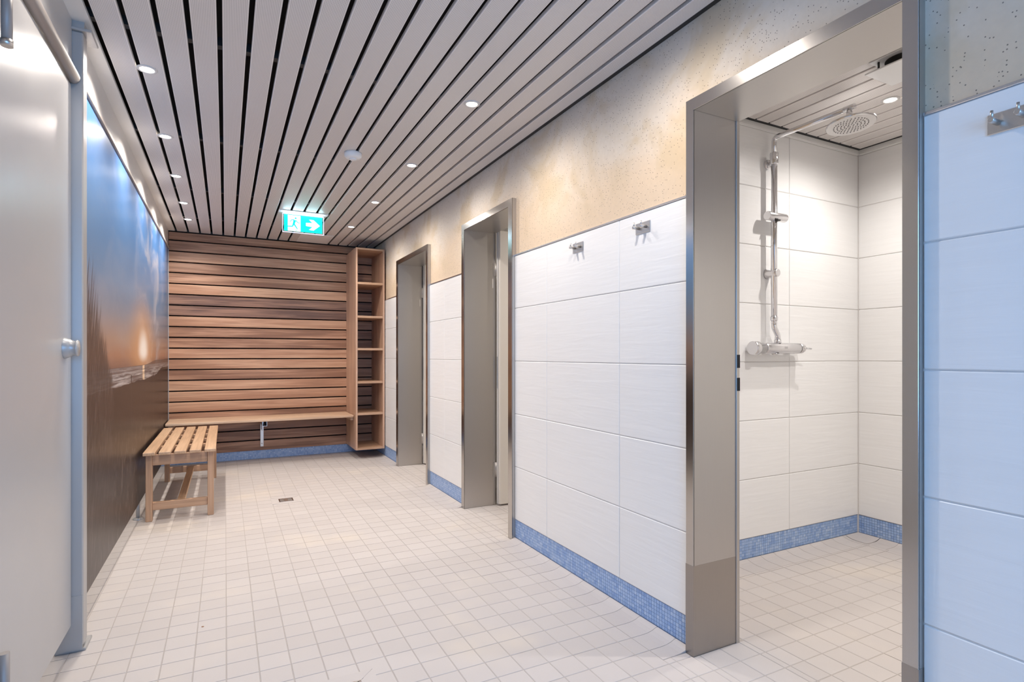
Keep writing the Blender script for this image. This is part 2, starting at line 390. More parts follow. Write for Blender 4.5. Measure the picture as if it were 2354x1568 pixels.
# cove tiles curving up to the mosaic
prof = [(0.0, -0.010), (0.0, 0.0), (0.055, 0.0), (0.080, 0.0015), (0.100, 0.0058), (0.114, 0.0115), (0.120, 0.0136), (0.124, 0.0136), (0.124, -0.010)]
def cove_mesh(ln):
    k = ('cove', round(ln, 4))
    if k not in CACHE:
        CACHE[k] = MB().prism(prof, lambda a, b, sd: (a, -ln / 2 if sd == 0 else ln / 2, b)).mesh('cove_tile', 'floor')
    return CACHE[k]
solid = [(YB, DOORS[0][0]), (DOORS[0][3], DOORS[1][0]), (DOORS[1][3], DOORS[2][0]), (DOORS[2][3], YF)]
under = [(a * 0.99 + 0.0005, b - 0.0012) for a, b in prof]
for a, b in solid:
    MB().prism(under, lambda u, z, sd: (1.342 + u, a if sd == 0 else b, z)).build('cove_grout', 'floor_grout', floor)
    j = math.floor((GY - b) / TF)
    ys = [b] + [GY - (j + 1 + k) * TF for k in range(int((b - a) / TF) + 2)]
    ys = [v for v in ys if a + 0.012 < v <= b] + [a]
    for p, q in zip(ys[:-1], ys[1:]):
        if p - q > 0.02: inst('cove_tile', cove_mesh(p - q - TJ), (1.342, (p + q) / 2, 0), floor)
MB().prism(under, lambda u, z, sd: (XB if sd == 0 else XS - 0.125, YS - 0.124 + u, z)).build('cove_grout', 'floor_grout', floor)
MB().prism(under, lambda u, z, sd: (XS - 0.124 + u, 0.5 if sd == 0 else YS - 0.125, z)).build('cove_grout', 'floor_grout', floor)
x = XB + 0.004
while x < XS - 0.13:
    n = min(x + TF, XS - 0.125); inst('cove_tile', cove_mesh(n - x - TJ), ((x + n) / 2, YS - 0.124, 0), floor, math.pi / 2); x = n
y = YS - 0.125
while y > 0.55:
    inst('cove_tile', cove_mesh(TF - TJ), (XS - 0.124, y - TF / 2, 0), floor); y -= TF
# corner piece of the cove
def cove_z(d):
    pts = prof[1:8]
    for (a0, z0), (a1, z1) in zip(pts[:-1], pts[1:]):
        if d <= a1: return z0 + (z1 - z0) * (d - a0) / max(a1 - a0, 1e-6)
    return pts[-1][1]
gs = [0.002, 0.03, 0.055, 0.07, 0.085, 0.097, 0.107, 0.116, 0.124]; n_ = len(gs)
MB().add([(XS - 0.124 + a, YS - 0.124 + b, max(cove_z(a), cove_z(b))) for a in gs for b in gs], [(i * n_ + j, (i + 1) * n_ + j, (i + 1) * n_ + j + 1, i * n_ + j + 1) for i in range(n_ - 1) for j in range(n_ - 1)], True).build('cove_tile', 'floor', floor)

# ---- right wall: concrete core, tiles, mosaic, trims
mb = MB()
for a, b in solid: mb.box(1.4755, XB - 0.004, a if a > YB else YB - 0.1, b if b < YF else YF + 0.1, -0.05, 2.45)
for d in DOORS: mb.box(1.4755, XB - 0.004, d[0], d[3], HEAD_OUT - 0.004, 2.45)
wall_r = S(mb.build('wall_right', 'concrete', org=(0, 0, 0)), 'right wall of warm fair-faced concrete above white tiles', 'wall')
JV, JH = 0.0022, 0.0036
segs = [(solid[1][0], solid[1][1], [1.8634, 2.4546]), (solid[2][0], solid[2][1], [3.951]), (solid[3][0], solid[3][1], [5.72]), (solid[0][0], solid[0][1], [0.27, -0.3212, -0.9124, -1.5036])]
for a, b, joints in segs:
    ys = sorted([a] + joints + [b])
    for p, q in zip(ys[:-1], ys[1:]):
        for r in range(5):
            z0 = ZM1 + r * PITCH
            inst('wall_tile', box_mesh('wall_tile', 0.010, q - p - JV, PITCH - JH, 'tile', 0.0022), (XR + 0.005, (p + q) / 2, z0 + PITCH / 2), wall_r)
    MB().box(XR + 0.0032, 1.476, a, b, ZM1, ZM1 + 5 * PITCH).build('tile_grout', 'grout', wall_r)
MP = 0.01464
def mosaic(name, a0, a1, z0, z1, fn, parent):
    """pieces along axis a in [a0,a1]; fn(a_lo,a_hi,z_lo,z_hi) -> box extents"""
    mb = MB(); n = max(1, round((a1 - a0) / MP)); m = max(1, round((z1 - z0) / MP)); g = 0.0009
    for i in range(n):
        for j in range(m):
            al = a0 + (a1 - a0) * i / n; ah = a0 + (a1 - a0) * (i + 1) / n; zl = z0 + (z1 - z0) * j / m; zh = z0 + (z1 - z0) * (j + 1) / m
            mb.box(*fn(al + g, ah - g, zl + g, zh - g))
    tag(mb.build(name, 'mosaic', parent), 'strip of small blue mosaic pieces', kind='stuff')
for a, b, _ in segs:
    a = max(a, 0.2) if a < 0 else a
    MB().box(XR + 0.0048, 1.4757, a, b, ZM0 - 0.01, ZM1 - 0.001).build('mosaic_grout', 'grout_blue', wall_r)
    mosaic('mosaic_strip', a, b, ZM0, ZM1 - 0.002, lambda l, h, zl, zh: (XR + 0.0035, XR + 0.008, l, h, zl, zh), wall_r)
for n, (a, b, _) in enumerate(segs):
    zt = ZM1 + 5 * PITCH
    S(MB().box(XR - 0.003, 1.478, a, b, zt - 0.001, zt + 0.007, 0.0015).build('trim_%d' % (n + 1), 'chrome_matt'),
      ['polished metal edge above the tiles between shower and middle doorway', 'polished metal edge above the tiles between the two narrow doorways', 'polished metal edge above the tiles beside the cubby shelf', 'metal edge above the bluish tiles at the right'][n], 'trim')

# ---- shower walls
Z7 = ZM1 + 7 * PITCH
wsl = S(MB().box(XB - 0.004, XS + 0.1, YS + 0.0095, YS + 0.12, -0.05, 2.45).build('wall_shower_side', 'white', org=(0, 0, 0)), 'tiled shower wall that carries the shower', 'wall')
wsb = S(MB().box(XS + 0.0095, XS + 0.12, YB, 6.3, -0.05, 2.45).build('wall_shower_back', 'white', org=(0, 0, 0)), 'tiled back wall of the shower', 'wall')
MB().box(XB, XS, YS + 0.0032, YS + 0.0096, ZM1, 2.44).build('tile_grout', 'grout', wsl)
MB().box(XS + 0.0032, XS + 0.0096, 0.4, YS, ZM1, 2.44).build('tile_grout', 'grout', wsb)
xs = [XB, 2.097, 2.688, XS]; ysb = [0.4, 0.786, 1.377, YS]
for r in range(8):
    z0 = ZM1 + r * PITCH; ht = PITCH if r < 7 else 0.20
    for p, q in zip(xs[:-1], xs[1:]):
        inst('wall_tile', box_mesh('wall_tile', 0.010, q - p - JV - 0.001, ht - JH, 'tile', 0.0022), ((p + q) / 2, YS + 0.005, z0 + ht / 2), wsl, math.pi / 2)
    for p, q in zip(ysb[:-1], ysb[1:]):
        inst('wall_tile', box_mesh('wall_tile', 0.010, q - p - JV - 0.001, ht - JH, 'tile', 0.0022), (XS + 0.005, (p + q) / 2, z0 + ht / 2), wsb)
mosaic('mosaic_strip', XB, XS - 0.002, ZM0, ZM1 - 0.002, lambda l, h, zl, zh: (l, h, YS + 0.0035, YS + 0.008, zl, zh), wsl)
mosaic('mosaic_strip', 1.2, YS - 0.002, ZM0, ZM1 - 0.002, lambda l, h, zl, zh: (XS + 0.0035, XS + 0.008, l, h, zl, zh), wsb)
for o_, q in ((wsl, (XB, XS, YS + 0.0052, YS + 0.0092, 0, ZM1 - 0.001)), (wsb, (XS + 0.0052, XS + 0.0092, 0.4, YS, 0, ZM1 - 0.001))):
    MB().box(*q).build('mosaic_grout', 'grout_blue', o_)
MB().box(XS - 0.0025, XS + 0.004, YS - 0.0025, YS + 0.004, ZM0, 2.24).build('corner_joint', 'grout', wsl)
S(MB().box(XB - 0.004, XS + 0.1, 0.28, 0.4, -0.05, 2.45).build('wall_shower_near', 'white', org=(0, 0, 0)), 'shower wall on the near side, behind the frame', 'wall')
S(MB().box(XB - 0.004, XS + 0.1, 3.95, 4.07, -0.05, 2.45).build('wall_cabin', 'white', org=(0, 0, 0)), 'wall between the two cabins behind the doorways', 'wall')

# ---- other walls
wf = S(MB().box(-1.7, XS + 0.2, 6.212, 6.32, -0.05, 2.45).build('wall_far', 'backing', org=(0, 0, 0)), 'far wall clad with horizontal cedar planks', 'wall')
kinds = 'bbabcbbaccababababbaabb'
GZ = [2.231] + [2.1456 - 0.1029 * k for k in range(20)] + [0.0880]
GZ = sorted(set(round(z, 4) for z in GZ if z > 0.15), reverse=True) + [0.0880]
for k, (za, zb) in enumerate(zip(GZ[:-1], GZ[1:])):
    top = za - (0.0060 if k else 0.008); bot = zb + (0.0060 if zb > 0.1 else 0)
    kk = {'a': 'plank_a', 'b': 'plank_b', 'c': 'plank_c'}['bbabbaccabbaabaaabbbbbb'[k]]
    me = MB().box(-0.97, 0.97, 0, 0.022, -(top - bot) / 2, (top - bot) / 2, 0.0014).mesh('wall_plank', kk)
    inst('wall_plank', me, (0.492, YF, (top + bot) / 2), wf)
for xb_ in (-0.3, 0.3, 0.72, 1.15):
    MB().box(xb_ - 0.02, xb_ + 0.02, 6.203, 6.213, 0.09, 2.22).build('batten', 'black', wf)
mosaic('mosaic_strip', -0.75, XR, 0.004, 0.086, lambda l, h, zl, zh: (l, h, YF + 0.006, YF + 0.011, zl, zh), wf)
MB().box(-0.75, XR, YF + 0.008, YF + 0.035, 0, 0.087).build('mosaic_grout', 'grout_blue', wf)
S(MB().box(-1.72, -1.6, YB - 0.1, 6.3, -0.05, 2.45).build('wall_left', 'white', org=(0, 0, 0)), 'plain white wall behind the cubicles', 'wall')
# back wall with an added, unseen window for the cool light
mb = MB(); wx0, wx1, wz0, wz1 = -0.45, 1.15, 0.65, 2.05
mb.box(-1.7, wx0, YB - 0.1, YB, -0.05, 2.45).box(wx1, XS + 0.2, YB - 0.1, YB, -0.05, 2.45).box(wx0, wx1, YB - 0.1, YB, -0.05, wz0).box(wx0, wx1, YB - 0.1, YB, wz1, 2.45)
S(mb.build('wall_back', 'white', org=(0, 0, 0)), 'plain white wall behind the camera', 'wall')
win = thing('added_window', ((wx0 + wx1) / 2, YB - 0.05, wz0), 'added frosted window in the unseen back wall, giving cool light', 'window', kind='structure')
MB().box(wx0 + 0.05, wx1 - 0.05, YB - 0.06, YB - 0.05, wz0 + 0.05, wz1 - 0.05).build('added_window_pane', 'pane', win)
MB().box(wx0, wx1, YB - 0.08, YB - 0.02, wz0, wz0 + 0.05, 0.003).box(wx0, wx1, YB - 0.08, YB - 0.02, wz1 - 0.05, wz1, 0.003).box(wx0, wx0 + 0.05, YB - 0.08, YB - 0.02, wz0 + 0.05, wz1 - 0.05, 0.003).box(wx1 - 0.05, wx1, YB - 0.08, YB - 0.02, wz0 + 0.05, wz1 - 0.05, 0.003).build('added_window_frame', 'plastic', win)

# ---- ceiling: dark void with perforated metal slats below
ceil = S(MB().box(-1.7, XS + 0.2, YB - 0.1, 6.3, 2.43, 2.5).build('ceiling', 'plenum', org=(0, 0, 0)), 'ceiling of pale perforated metal slats with dark gaps', 'ceiling')
G0, GP, GAP = -0.4168, 0.0996, 0.0180
def slat(xa, xb, ya, yb, z):
    wd, ln = xb - xa, yb - ya; k = ('slat', round(wd, 4), round(ln, 4))
    if k not in CACHE:
        e, th, r = wd / 2, 0.0012, 0.0022
        pr = [(-e, 0.016), (-e, r), (-e + r, 0), (e - r, 0), (e, r), (e, 0.016), (e - th, 0.016), (e - th, r + th), (-e + th, r + th), (-e + th, 0.016)]
        CACHE[k] = MB().prism(pr, lambda a, b, sd: (a, -ln / 2 if sd == 0 else ln / 2, b)).mesh('ceiling_slat', 'slat')
    inst('ceiling_slat', CACHE[k], ((xa + xb) / 2, (ya + yb) / 2, z), ceil)
for i in range(18): slat(G0 + GP * i + GAP / 2, G0 + GP * (i + 1) - GAP / 2, YB + 0.005, 6.168, H)
slat(G0 + 18 * GP + GAP / 2, 1.4500, YB + 0.005, 6.168, H)
MB().box(-0.5, G0 - GAP / 2, YB + 0.005, 6.175, H - 0.001, H + 0.016, 0.001).build('edge_strip', 'white', ceil)
MB().box(1.4512, 1.4756, YB + 0.005, 6.17, H + 0.006, H + 0.03).build('shadow_gap', 'shadow_trim', ceil)
MB().box(-0.5, 1.475, 6.168, 6.178, H - 0.003, H + 0.02).build('shadow_gap', 'shadow_trim', ceil)
for y in (0.2, 1.3, 2.45, 3.55, 4.65, 5.6): MB().box(-0.49, 1.46, y - 0.016, y + 0.016, H + 0.017, H + 0.05).build('carrier_rail', 'rubber', ceil)
ZSC = 2.242
x = XB + 0.028; xe = XS - 0.028; ns = 16
for i in range(ns):
    a = x + (xe - x) * i / ns; b = x + (xe - x) * (i + 1) / ns; slat(a + 0.0065, b - 0.0065, 0.42, YS - 0.034, ZSC)
MB().box(XB, XS, YS - 0.034, YS - 0.001, ZSC + 0.005, ZSC + 0.02).build('shadow_gap', 'shadow_trim', ceil)
MB().box(XS - 0.025, XS - 0.001, 0.42, YS - 0.025, ZSC + 0.005, ZSC + 0.02).build('shadow_gap', 'shadow_trim', ceil)
MB().box(XB, XS - 0.004, YS - 0.010, YS - 0.001, 2.220, ZSC + 0.004, 0.001).build('wall_angle', 'white', ceil)
MB().box(XS - 0.010, XS - 0.001, 0.42, YS - 0.010, 2.220, ZSC + 0.004, 0.001).build('wall_angle', 'white', ceil)
# closed lids over the cubicles and the two cabins
MB().box(-1.6, -0.512, YB, 6.2, 2.24, 2.26).build('cubicle_lid', 'white', ceil)
MB().box(XB, XS, 2.09, 3.95, 2.24, 2.26).build('cabin_lid', 'white', ceil)
MB().box(XB, XS, 4.07, 6.2, 2.24, 2.26).build('cabin_lid', 'white', ceil)

# ---- steel door frames
dl = ['wide brushed steel doorway opening to the shower', 'middle narrow steel doorway with its cream leaf swung inwards', 'farthest narrow steel doorway beside the cubby shelf']
for n, (a0, a1, b0, b1) in enumerate(DOORS):
    d = S(thing('door_%d' % (n + 1), (XR, (a1 + b0) / 2, 0)), dl[n], 'doorway')
    MB().box(XF, XB, b0, b1, 0, HEAD_OUT, 0.0012).build('jamb', 'steel', d)
    MB().box(XF, XB, a0, a1, 0, HEAD_OUT, 0.0012).build('jamb', 'steel', d)
    MB().box(XF, XB, a1, b0, HEAD_IN, HEAD_OUT, 0.0012).build('frame_head', 'steel_h', d)
    MB().box(XF - 0.0012, XF + 0.004, b0, b1, 0.001, HEAD_OUT, 0.0008).build('casing', 'steel_front', d)
    MB().box(XF - 0.0012, XF + 0.004, a0, a1, 0.001, HEAD_OUT, 0.0008).build('casing', 'steel_front', d)
    MB().box(XF - 0.0012, XF + 0.004, a1, b0, HEAD_IN, HEAD_OUT, 0.0008).build('casing', 'steel_front', d)
    if n == 0:
        for y0, y1 in ((b0, b1), (a0, a1)):
            MB().box(XF - 0.0019, XB - 0.012, y0 - 0.0006, y1 + 0.0006, 0.001, 0.312 + (0.004 if y0 > 1 else 0)).build('protective_film', 'steel_film', d)
        for za, zb in ((1.004, 1.052), (0.920, 0.968)): MB().box(XB - 0.010, XB + 0.0045, b0 - 0.0052, b0 + 0.01, za, zb).build('strike_slot', 'black', d)
        MB().box(XB - 0.012, XB + 0.004, b0 - 0.004, b1, 0, HEAD_IN + 0.004, 0.001).build('back_stop', 'steel', d)
    else:
        MB().box(XB - 0.004, XB + 0.022, b0 + 0.004, b1, 0, HEAD_OUT, 0.001).build('back_stop', 'steel', d)
        MB().box(XB - 0.004, XB + 0.022, a0, a1 - 0.004, 0, HEAD_OUT, 0.001).build('back_stop', 'steel', d)
        MB().box(XB - 0.004, XB + 0.022, a1, b0, HEAD_IN + 0.004, HEAD_OUT, 0.001).build('back_stop', 'steel', d)
        yl = b0 - 0.022
        leaf = MB().box(XB + 0.030, XB + 0.66, yl - 0.026, yl + 0.012, 0.012, HEAD_IN + 0.012, 0.0015).build('door_leaf', 'leaf', d)
        MB().box(XB + 0.022, XB + 0.032, yl - 0.010, yl + 0.012, 0.012, HEAD_IN + 0.006, 0.001).build('leaf_edge', 'laminate', leaf)
        MB().box(XB + 0.0205, XB + 0.0225, yl - 0.006, yl + 0.004, 0.818, 1.04, 0.0004).build('lock_plate', 'satin', leaf)
        for z0, z1 in ((1.604, 1.696), (0.197, 0.298)):
            hg = MB().tube([(XB + 0.020, b0 - 0.006, z0), (XB + 0.020, b0 - 0.006, z1)], 0.0065, 12).box(XB + 0.002, XB + 0.020, b0 - 0.0005, b0 + 0.004, z0, z1).build('hinge', 'hinge', d)
            MB().lathe([(0.0, 0.0), (0.004, 0.0), (0.004, 0.001)], (XB - 0.015, b0 + 0.0002, (z0 + z1) / 2), (0, -1, 0), 10).build('screw_hole', 'black', hg)
        MB().box(XB - 0.006, XB + 0.0, b0 - 0.001, b0 + 0.002, 1.52, 1.585).build('label_strip', 'leaf', d)

# ================================================================ PARTITION AT THE LEFT
part = thing('partition', (-0.495, 4.3, 0), 'long white cubicle partition with a printed sunset picture on its face', 'partition')
MB().box(-0.51, XP - 0.002, 2.50, 6.175, 0.118, 2.06, 0.001).build('panel', 'laminate', part)
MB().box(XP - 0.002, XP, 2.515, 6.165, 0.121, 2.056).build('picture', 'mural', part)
MB().box(-0.515, XP + 0.010, 2.513, 6.172, 2.056, 2.078, 0.003).build('top_rail', 'rail', part)
MB().box(-0.51, XP, 2.513, 6.175, 2.078, 2.234, 0.001).build('upper_panel', 'laminate', part)
MB().box(-0.512, XP + 0.004, 6.166, 6.178, 0.118, 2.056, 0.001).build('end_profile', 'alu', part)
MB().box(-0.516, -0.448, 2.450, 2.513, 0.02, 2.196, 0.004).build('post', 'alu', part)
pb = MB().box(-0.531, -0.441, 2.455, 2.560, 0.0, 0.010, 0.002).build('post_base', 'alu', part)
MB().prism([(-0.531, 0.010), (-0.450, 0.010), (-0.450, 0.20), (-0.482, 0.20), (-0.490, 0.12)], lambda a, b, sd: (a, 2.447 if sd == 0 else 2.452, b)).build('gusset', 'alu', pb)
MB().box(-0.502, -0.422, 2.440, 2.560, 2.196, 2.206, 0.002).prism([(-0.500, 2.206), (-0.445, 2.206), (-0.445, 2.234), (-0.500, 2.234)], lambda a, b, sd: (a, 2.452 if sd == 0 else 2.51, b)).build('top_bracket', 'alu', part)
ft = MB().tube([(-0.497, 4.26, 0.0), (-0.497, 4.26, 0.12)], 0.011, 16).build('foot', 'alu', part)
MB().lathe([(0.0, 0.011), (0.024, 0.011), (0.030, 0.006), (0.031, 0.0)], (-0.495, 4.26, 0.0)).build('foot_disc', 'alu', ft)
ch = thing('cubicle_header', (-0.49, 1.7, 2.0), 'pale panel and round rail above the cubicle door', 'header')
MB().box(-0.51, XP, 1.0, 2.448, 2.055, 2.234, 0.001).build('header_panel', 'door_grey', ch)
MB().tube([(-0.476, 1.0, 2.026), (-0.476, 2.440, 2.026), (-0.476, 2.448, 2.026)], [0.0215, 0.0215, 0.012], 20).build('header_rail', 'rail', ch)
npn = tag(MB().box(-0.51, XP, YB + 0.01, 1.66, 0.0, 1.995, 0.001).build('side_partition', 'laminate'), 'plain pale cubicle panel on the near side of the cubicle door', 'partition')

cd = thing('cubicle_door', (-0.49, 2.08, 0.1), 'white cubicle door with a round knob at the left edge', 'door')
MB().box(-0.507, XP, 1.70, 2.438, 0.102, 1.998, 0.0025).build('door_leaf', 'door_grey', cd)
MB().box(-0.509, XP - 0.003, 2.4385, 2.449, 0.102, 2.0, 0.0015).build('edge_profile', 'alu', cd)
MB().lathe([(0.0355, 0.0), (0.0355, 0.004), (0.030, 0.016), (0.0235, 0.029), (0.0265, 0.033), (0.0275, 0.036), (0.0265, 0.0385), (0.0, 0.040)], (XP, 2.345, 1.074), (1, 0, 0), 32).build('knob', 'alu', cd)
for z0, z1, hy in ((1.796, 1.96, 1.742), (0.16, 0.345, 1.722)):
    hg = MB().tube([(-0.466, hy, z0), (-0.466, hy, z1)], 0.011, 18).build('hinge', 'rail', cd)
    MB().tube([(-0.466, hy, z0 - 0.004), (-0.466, hy, z0 + 0.012)], 0.0125, 18).build('hinge_cap', 'satin', hg)

# ================================================================ WOODEN FURNITURE
# bench fixed to the far wall
bw = thing('wall_bench', (0.335, 5.96, 0.40), 'long pale slatted wooden seat fixed along the plank wall', 'bench')
for k in range(5):
    y0 = 5.752 + k * 0.0845; MB().box(-0.472, 1.158, y0, y0 + 0.075, 0.420, 0.442, 0.003).build('seat_slat', 'seat_x', bw)
br = thing  # keep name short
bk = MB().box(0.315, 0.345, 6.165, 6.178, 0.125, 0.415, 0.001).box(0.324, 0.336, 6.02, 6.166, 0.30, 0.405).build('bracket', 'satin', bw)
mb = MB()
for q in ((0.312, 0.316, 0.375, 0.415), (0.352, 0.356, 0.375, 0.415), (0.312, 0.356, 0.371, 0.375), (0.312, 0.356, 0.415, 0.419)): mb.box(q[0], q[1], 5.80, 6.165, q[2], q[3])
mb.build('bracket_tube', 'satin', bk)
MB().lathe([(0.0, 0.004), (0.006, 0.004), (0.0075, 0.0)], (0.33, 6.165, 0.155), (0, -1, 0), 12).build('bolt', 'chrome', bk)
MB().box(1.135, 1.163, 5.80, 6.16, 0.385, 0.420, 0.002).build('end_batten', 'seat_x', bw)
MB().box(-0.45, -0.415, 5.80, 6.16, 0.385, 0.420, 0.002).build('end_batten', 'seat_x', bw)
# free-standing slatted stool bench
sb = thing('slatted_bench', (-0.257, 4.80, 0), 'short free-standing teak bench with five top slats, beside the sunset picture', 'bench')
X0, X1, Y0, Y1, ZT = -0.458, -0.056, 4.125, 5.470, 0.440
sw = (X1 - X0 - 4 * 0.019) / 5
for k in range(5):
    x = X0 + k * (sw + 0.019); MB().box(x, x + sw, Y0, Y1, ZT - 0.020, ZT, 0.0025).build('top_slat', 'stool_y', sb)
LX = (X0 + 0.012, X1 - 0.012 - 0.036); LY = (Y0 + 0.030, Y1 - 0.030 - 0.050)
for lx in LX:
    for ly in LY: MB().box(lx, lx + 0.036, ly, ly + 0.050, 0, ZT - 0.020, 0.0025).build('leg', 'stool_z', sb)
for ly in LY:
    MB().box(LX[0] + 0.036, LX[1], ly + 0.008, ly + 0.030, 0.352, ZT - 0.020, 0.002).build('apron', 'stool_x', sb)
    MB().box(LX[0] + 0.036, LX[1], ly + 0.010, ly + 0.036, 0.068, 0.118, 0.002).build('stretcher', 'stool_x', sb)
xm = (X0 + X1) / 2
MB().box(xm - 0.022, xm + 0.022, LY[0] + 0.036, LY[1] + 0.010, 0.085, 0.110, 0.002).build('centre_stretcher', 'stool_y', sb)
for lx in LX: MB().box(lx + 0.008, lx + 0.028, LY[0] + 0.050, LY[1], 0.372, ZT - 0.020, 0.002).build('side_rail', 'stool_y', sb)
for y in (4.52, 4.80, 5.08): MB().box(LX[0] + 0.028, LX[1] + 0.008, y, y + 0.045, ZT - 0.042, ZT - 0.020, 0.002).build('cross_batten', 'stool_x', sb)
# tall open cubby shelf
cs = thing('cubby_shelf', (1.31, 5.93, 0.091), 'tall narrow wooden cubby shelf hung in the far corner', 'shelf')
sx0, sx1, sy0, sy1, sz0, sz1 = 1.165, 1.456, 5.683, 6.178, 0.0915, 2.135
MB().box(sx0, sx0 + 0.018, sy0, sy1, sz0, sz1, 0.0015).build('side_panel', 'shelf_z', cs)
MB().box(sx1 - 0.018, sx1, sy0, sy1, sz0, sz1, 0.0015).build('side_panel', 'shelf_z', cs)
MB().box(sx0 + 0.018, sx1 - 0.018, sy0, sy1, sz1 - 0.018, sz1, 0.0015).build('top_panel', 'shelf_x', cs)
MB().box(sx0 + 0.018, sx1 - 0.018, sy0, sy1, sz0, sz0 + 0.020, 0.0015).build('bottom_panel', 'shelf_x', cs)
for z in (1.789, 1.449, 1.121, 0.785, 0.465): MB().box(sx0 + 0.018, sx1 - 0.018, sy0 + 0.004, sy1, z - 0.022, z, 0.0015).build('shelf_board', 'shelf_x', cs)

# ================================================================ CEILING FITTINGS
def downlight(x, y, z, label, group, watts, col=SPOT_COL, cone=175, blend=0.96):
    d = thing('downlight', (x, y, z), label, 'downlight', group)
    MB().lathe([(0.038, 0.0), (0.038, -0.002), (0.034, -0.0042), (0.028, -0.0042), (0.0245, -0.001), (0.0245, 0.0)], (x, y, z), seg=32).build('trim_ring', 'ring', d)
    MB().lathe([(0.0, -0.0022), (0.0243, -0.0022), (0.0245, -0.0010)], (x, y, z), seg=28).build('lens', 'lamp', d)
    l = bpy.data.lights.new('lamp_light', 'SPOT'); l.energy = watts; l.color = col; l.spot_size = math.radians(cone); l.spot_blend = blend; l.shadow_soft_size = 0.022
    lo = bpy.data.objects.new('lamp_light', l); COL.objects.link(lo); lo.parent = d; lo.location = (0, 0, -0.012)
ORD = ['nearest', 'second', 'third', 'fourth', 'farthest']
for k, y in enumerate((2.735, 3.528, 4.275, 5.004, 5.594)):
    downlight(-0.288, y, H, 'round recessed downlight, %s of the row above the sunset picture' % ORD[k], 'left row of downlights', SPOT_W, SPOT_COL, 152, 0.6)
for k, y in enumerate((2.4124, 3.3646, 4.3082, 5.2334)):
    downlight(1.031, y, H, 'round recessed downlight, %s of the row along the tiled wall' % ['nearest', 'second', 'third', 'farthest'][k], 'right row of downlights', SPOT_W)
downlight(-0.288, 1.95, H, 'round recessed downlight beside the cubicle door, above the picture edge', 'left row of downlights', SPOT_W * 0.25, SPOT_COL, 152, 0.6)
downlight(1.031, 1.46, H, 'round recessed downlight over the shower doorway, out of view', 'right row of downlights', SPOT_W)
downlight(2.756, 1.497, ZSC, 'round recessed downlight in the shower ceiling', 'shower downlights', SPOT_W * 1.3, SHOWER_COL, 160, 1.0)
downlight(2.35, 0.95, ZSC, 'added downlight, unseen at the hidden end of the shower, brightening its floor', 'shower downlights', SPOT_W * 2.2, SHOWER_COL, 118, 1.0)  # added lamp, never in view, to brighten the shower floor
downlight(2.45, 3.0, 2.24, 'round recessed downlight in the middle cabin', 'cabin downlights', SPOT_W * 1.3)
downlight(2.45, 4.8, 2.24, 'round recessed downlight in the far cabin', 'cabin downlights', SPOT_W * 1.3)
for y, wh in ((2.9, 'first'), (4.3, 'middle'), (5.6, 'last')): downlight(-0.78, y, 2.24, 'round recessed downlight inside the %s cubicle behind the partition' % wh, 'cubicle downlights', SPOT_W)

sd_ = thing('smoke_detector', (0.664, 3.318, H), 'round white smoke detector on the ceiling slats', 'smoke detector')
MB().lathe([(0.0, 0.0), (0.049, 0.0), (0.050, -0.010), (0.0485, -0.022), (0.040, -0.031), (0.024, -0.034), (0.0, -0.034)], (0.664, 3.318, H), seg=36).build('housing', 'plastic', sd_)
MB().lathe([(0.021, -0.033), (0.019, -0.041), (0.012, -0.043), (0.0, -0.043)], (0.664, 3.318, H), seg=28).build('sensor_cap', 'plastic', sd_)

# emergency exit sign
es = thing('exit_sign', (0.576, 4.90, H), 'lit green exit sign with running figure and arrow', 'exit sign')
MB().box(0.385, 0.772, 4.858, 4.945, H - 0.006, H, 0.002).build('ceiling_plate', 'plastic', es)
MB().box(0.425, 0.728, 4.885, 4.915, H - 0.020, H - 0.006, 0.003).build('light_bar', 'sign_bar', es)
qx0, qx1, qz0, qz1 = 0.4265, 0.7265, 2.072, 2.206
fr = MB()
for q in ((0.414, 0.7385, 2.059, 2.064), (0.414, 0.7385, 2.209, 2.213), (0.414, 0.418, 2.064, 2.209), (0.7345, 0.7385, 2.064, 2.209)): fr.box(q[0], q[1], 4.894, 4.904, q[2], q[3])
fr.build('acrylic_edge', 'sign_edge', es)
face = MB().box(qx0, qx1, 4.897, 4.901, qz0, qz1).build('sign_face', 'sign_green', es)
def sg(u, v, sd): return (qx0 + (qx1 - qx0) * u, 4.8964 - 0.0006 * sd, qz0 + (qz1 - qz0) * v)
MB().prism([(0.097, 0.0), (0.424, 0.0), (0.424, 0.97), (0.097, 0.97)], lambda a, b, s_: sg(a, b, s_)).build('door_symbol', 'sign_white', face)
arrow = [(0.565, 0.59), (0.565, 0.39), (0.735, 0.36), (0.645, 0.165), (0.765, 0.145), (0.935, 0.47), (0.765, 0.80), (0.645, 0.80), (0.735, 0.61)]
MB().prism(arrow, lambda a, b, s_: sg(a, b, s_)).build('arrow', 'sign_white', face)
man = MB(); ASP = (qx1 - qx0) / (qz1 - qz0)
def sg2(a, b, s_): return (qx0 + (qx1 - qx0) * a, 4.8956 - 0.0006 * s_, qz0 + (qz1 - qz0) * b)
def stroke(p, q, w0, w1):
    dx, dz = (q[0] - p[0]) * ASP, q[1] - p[1]; L = math.hypot(dx, dz); nx, nz = -dz / L / ASP, dx / L
    man.prism([(p[0] + nx * w0, p[1] + nz * w0), (q[0] + nx * w1, q[1] + nz * w1), (q[0] - nx * w1, q[1] - nz * w1), (p[0] - nx * w0, p[1] - nz * w0)], sg2)
man.prism([(0.298 + 0.055 / ASP * math.cos(k * math.pi / 6), 0.80 + 0.055 * math.sin(k * math.pi / 6)) for k in range(12)], sg2)
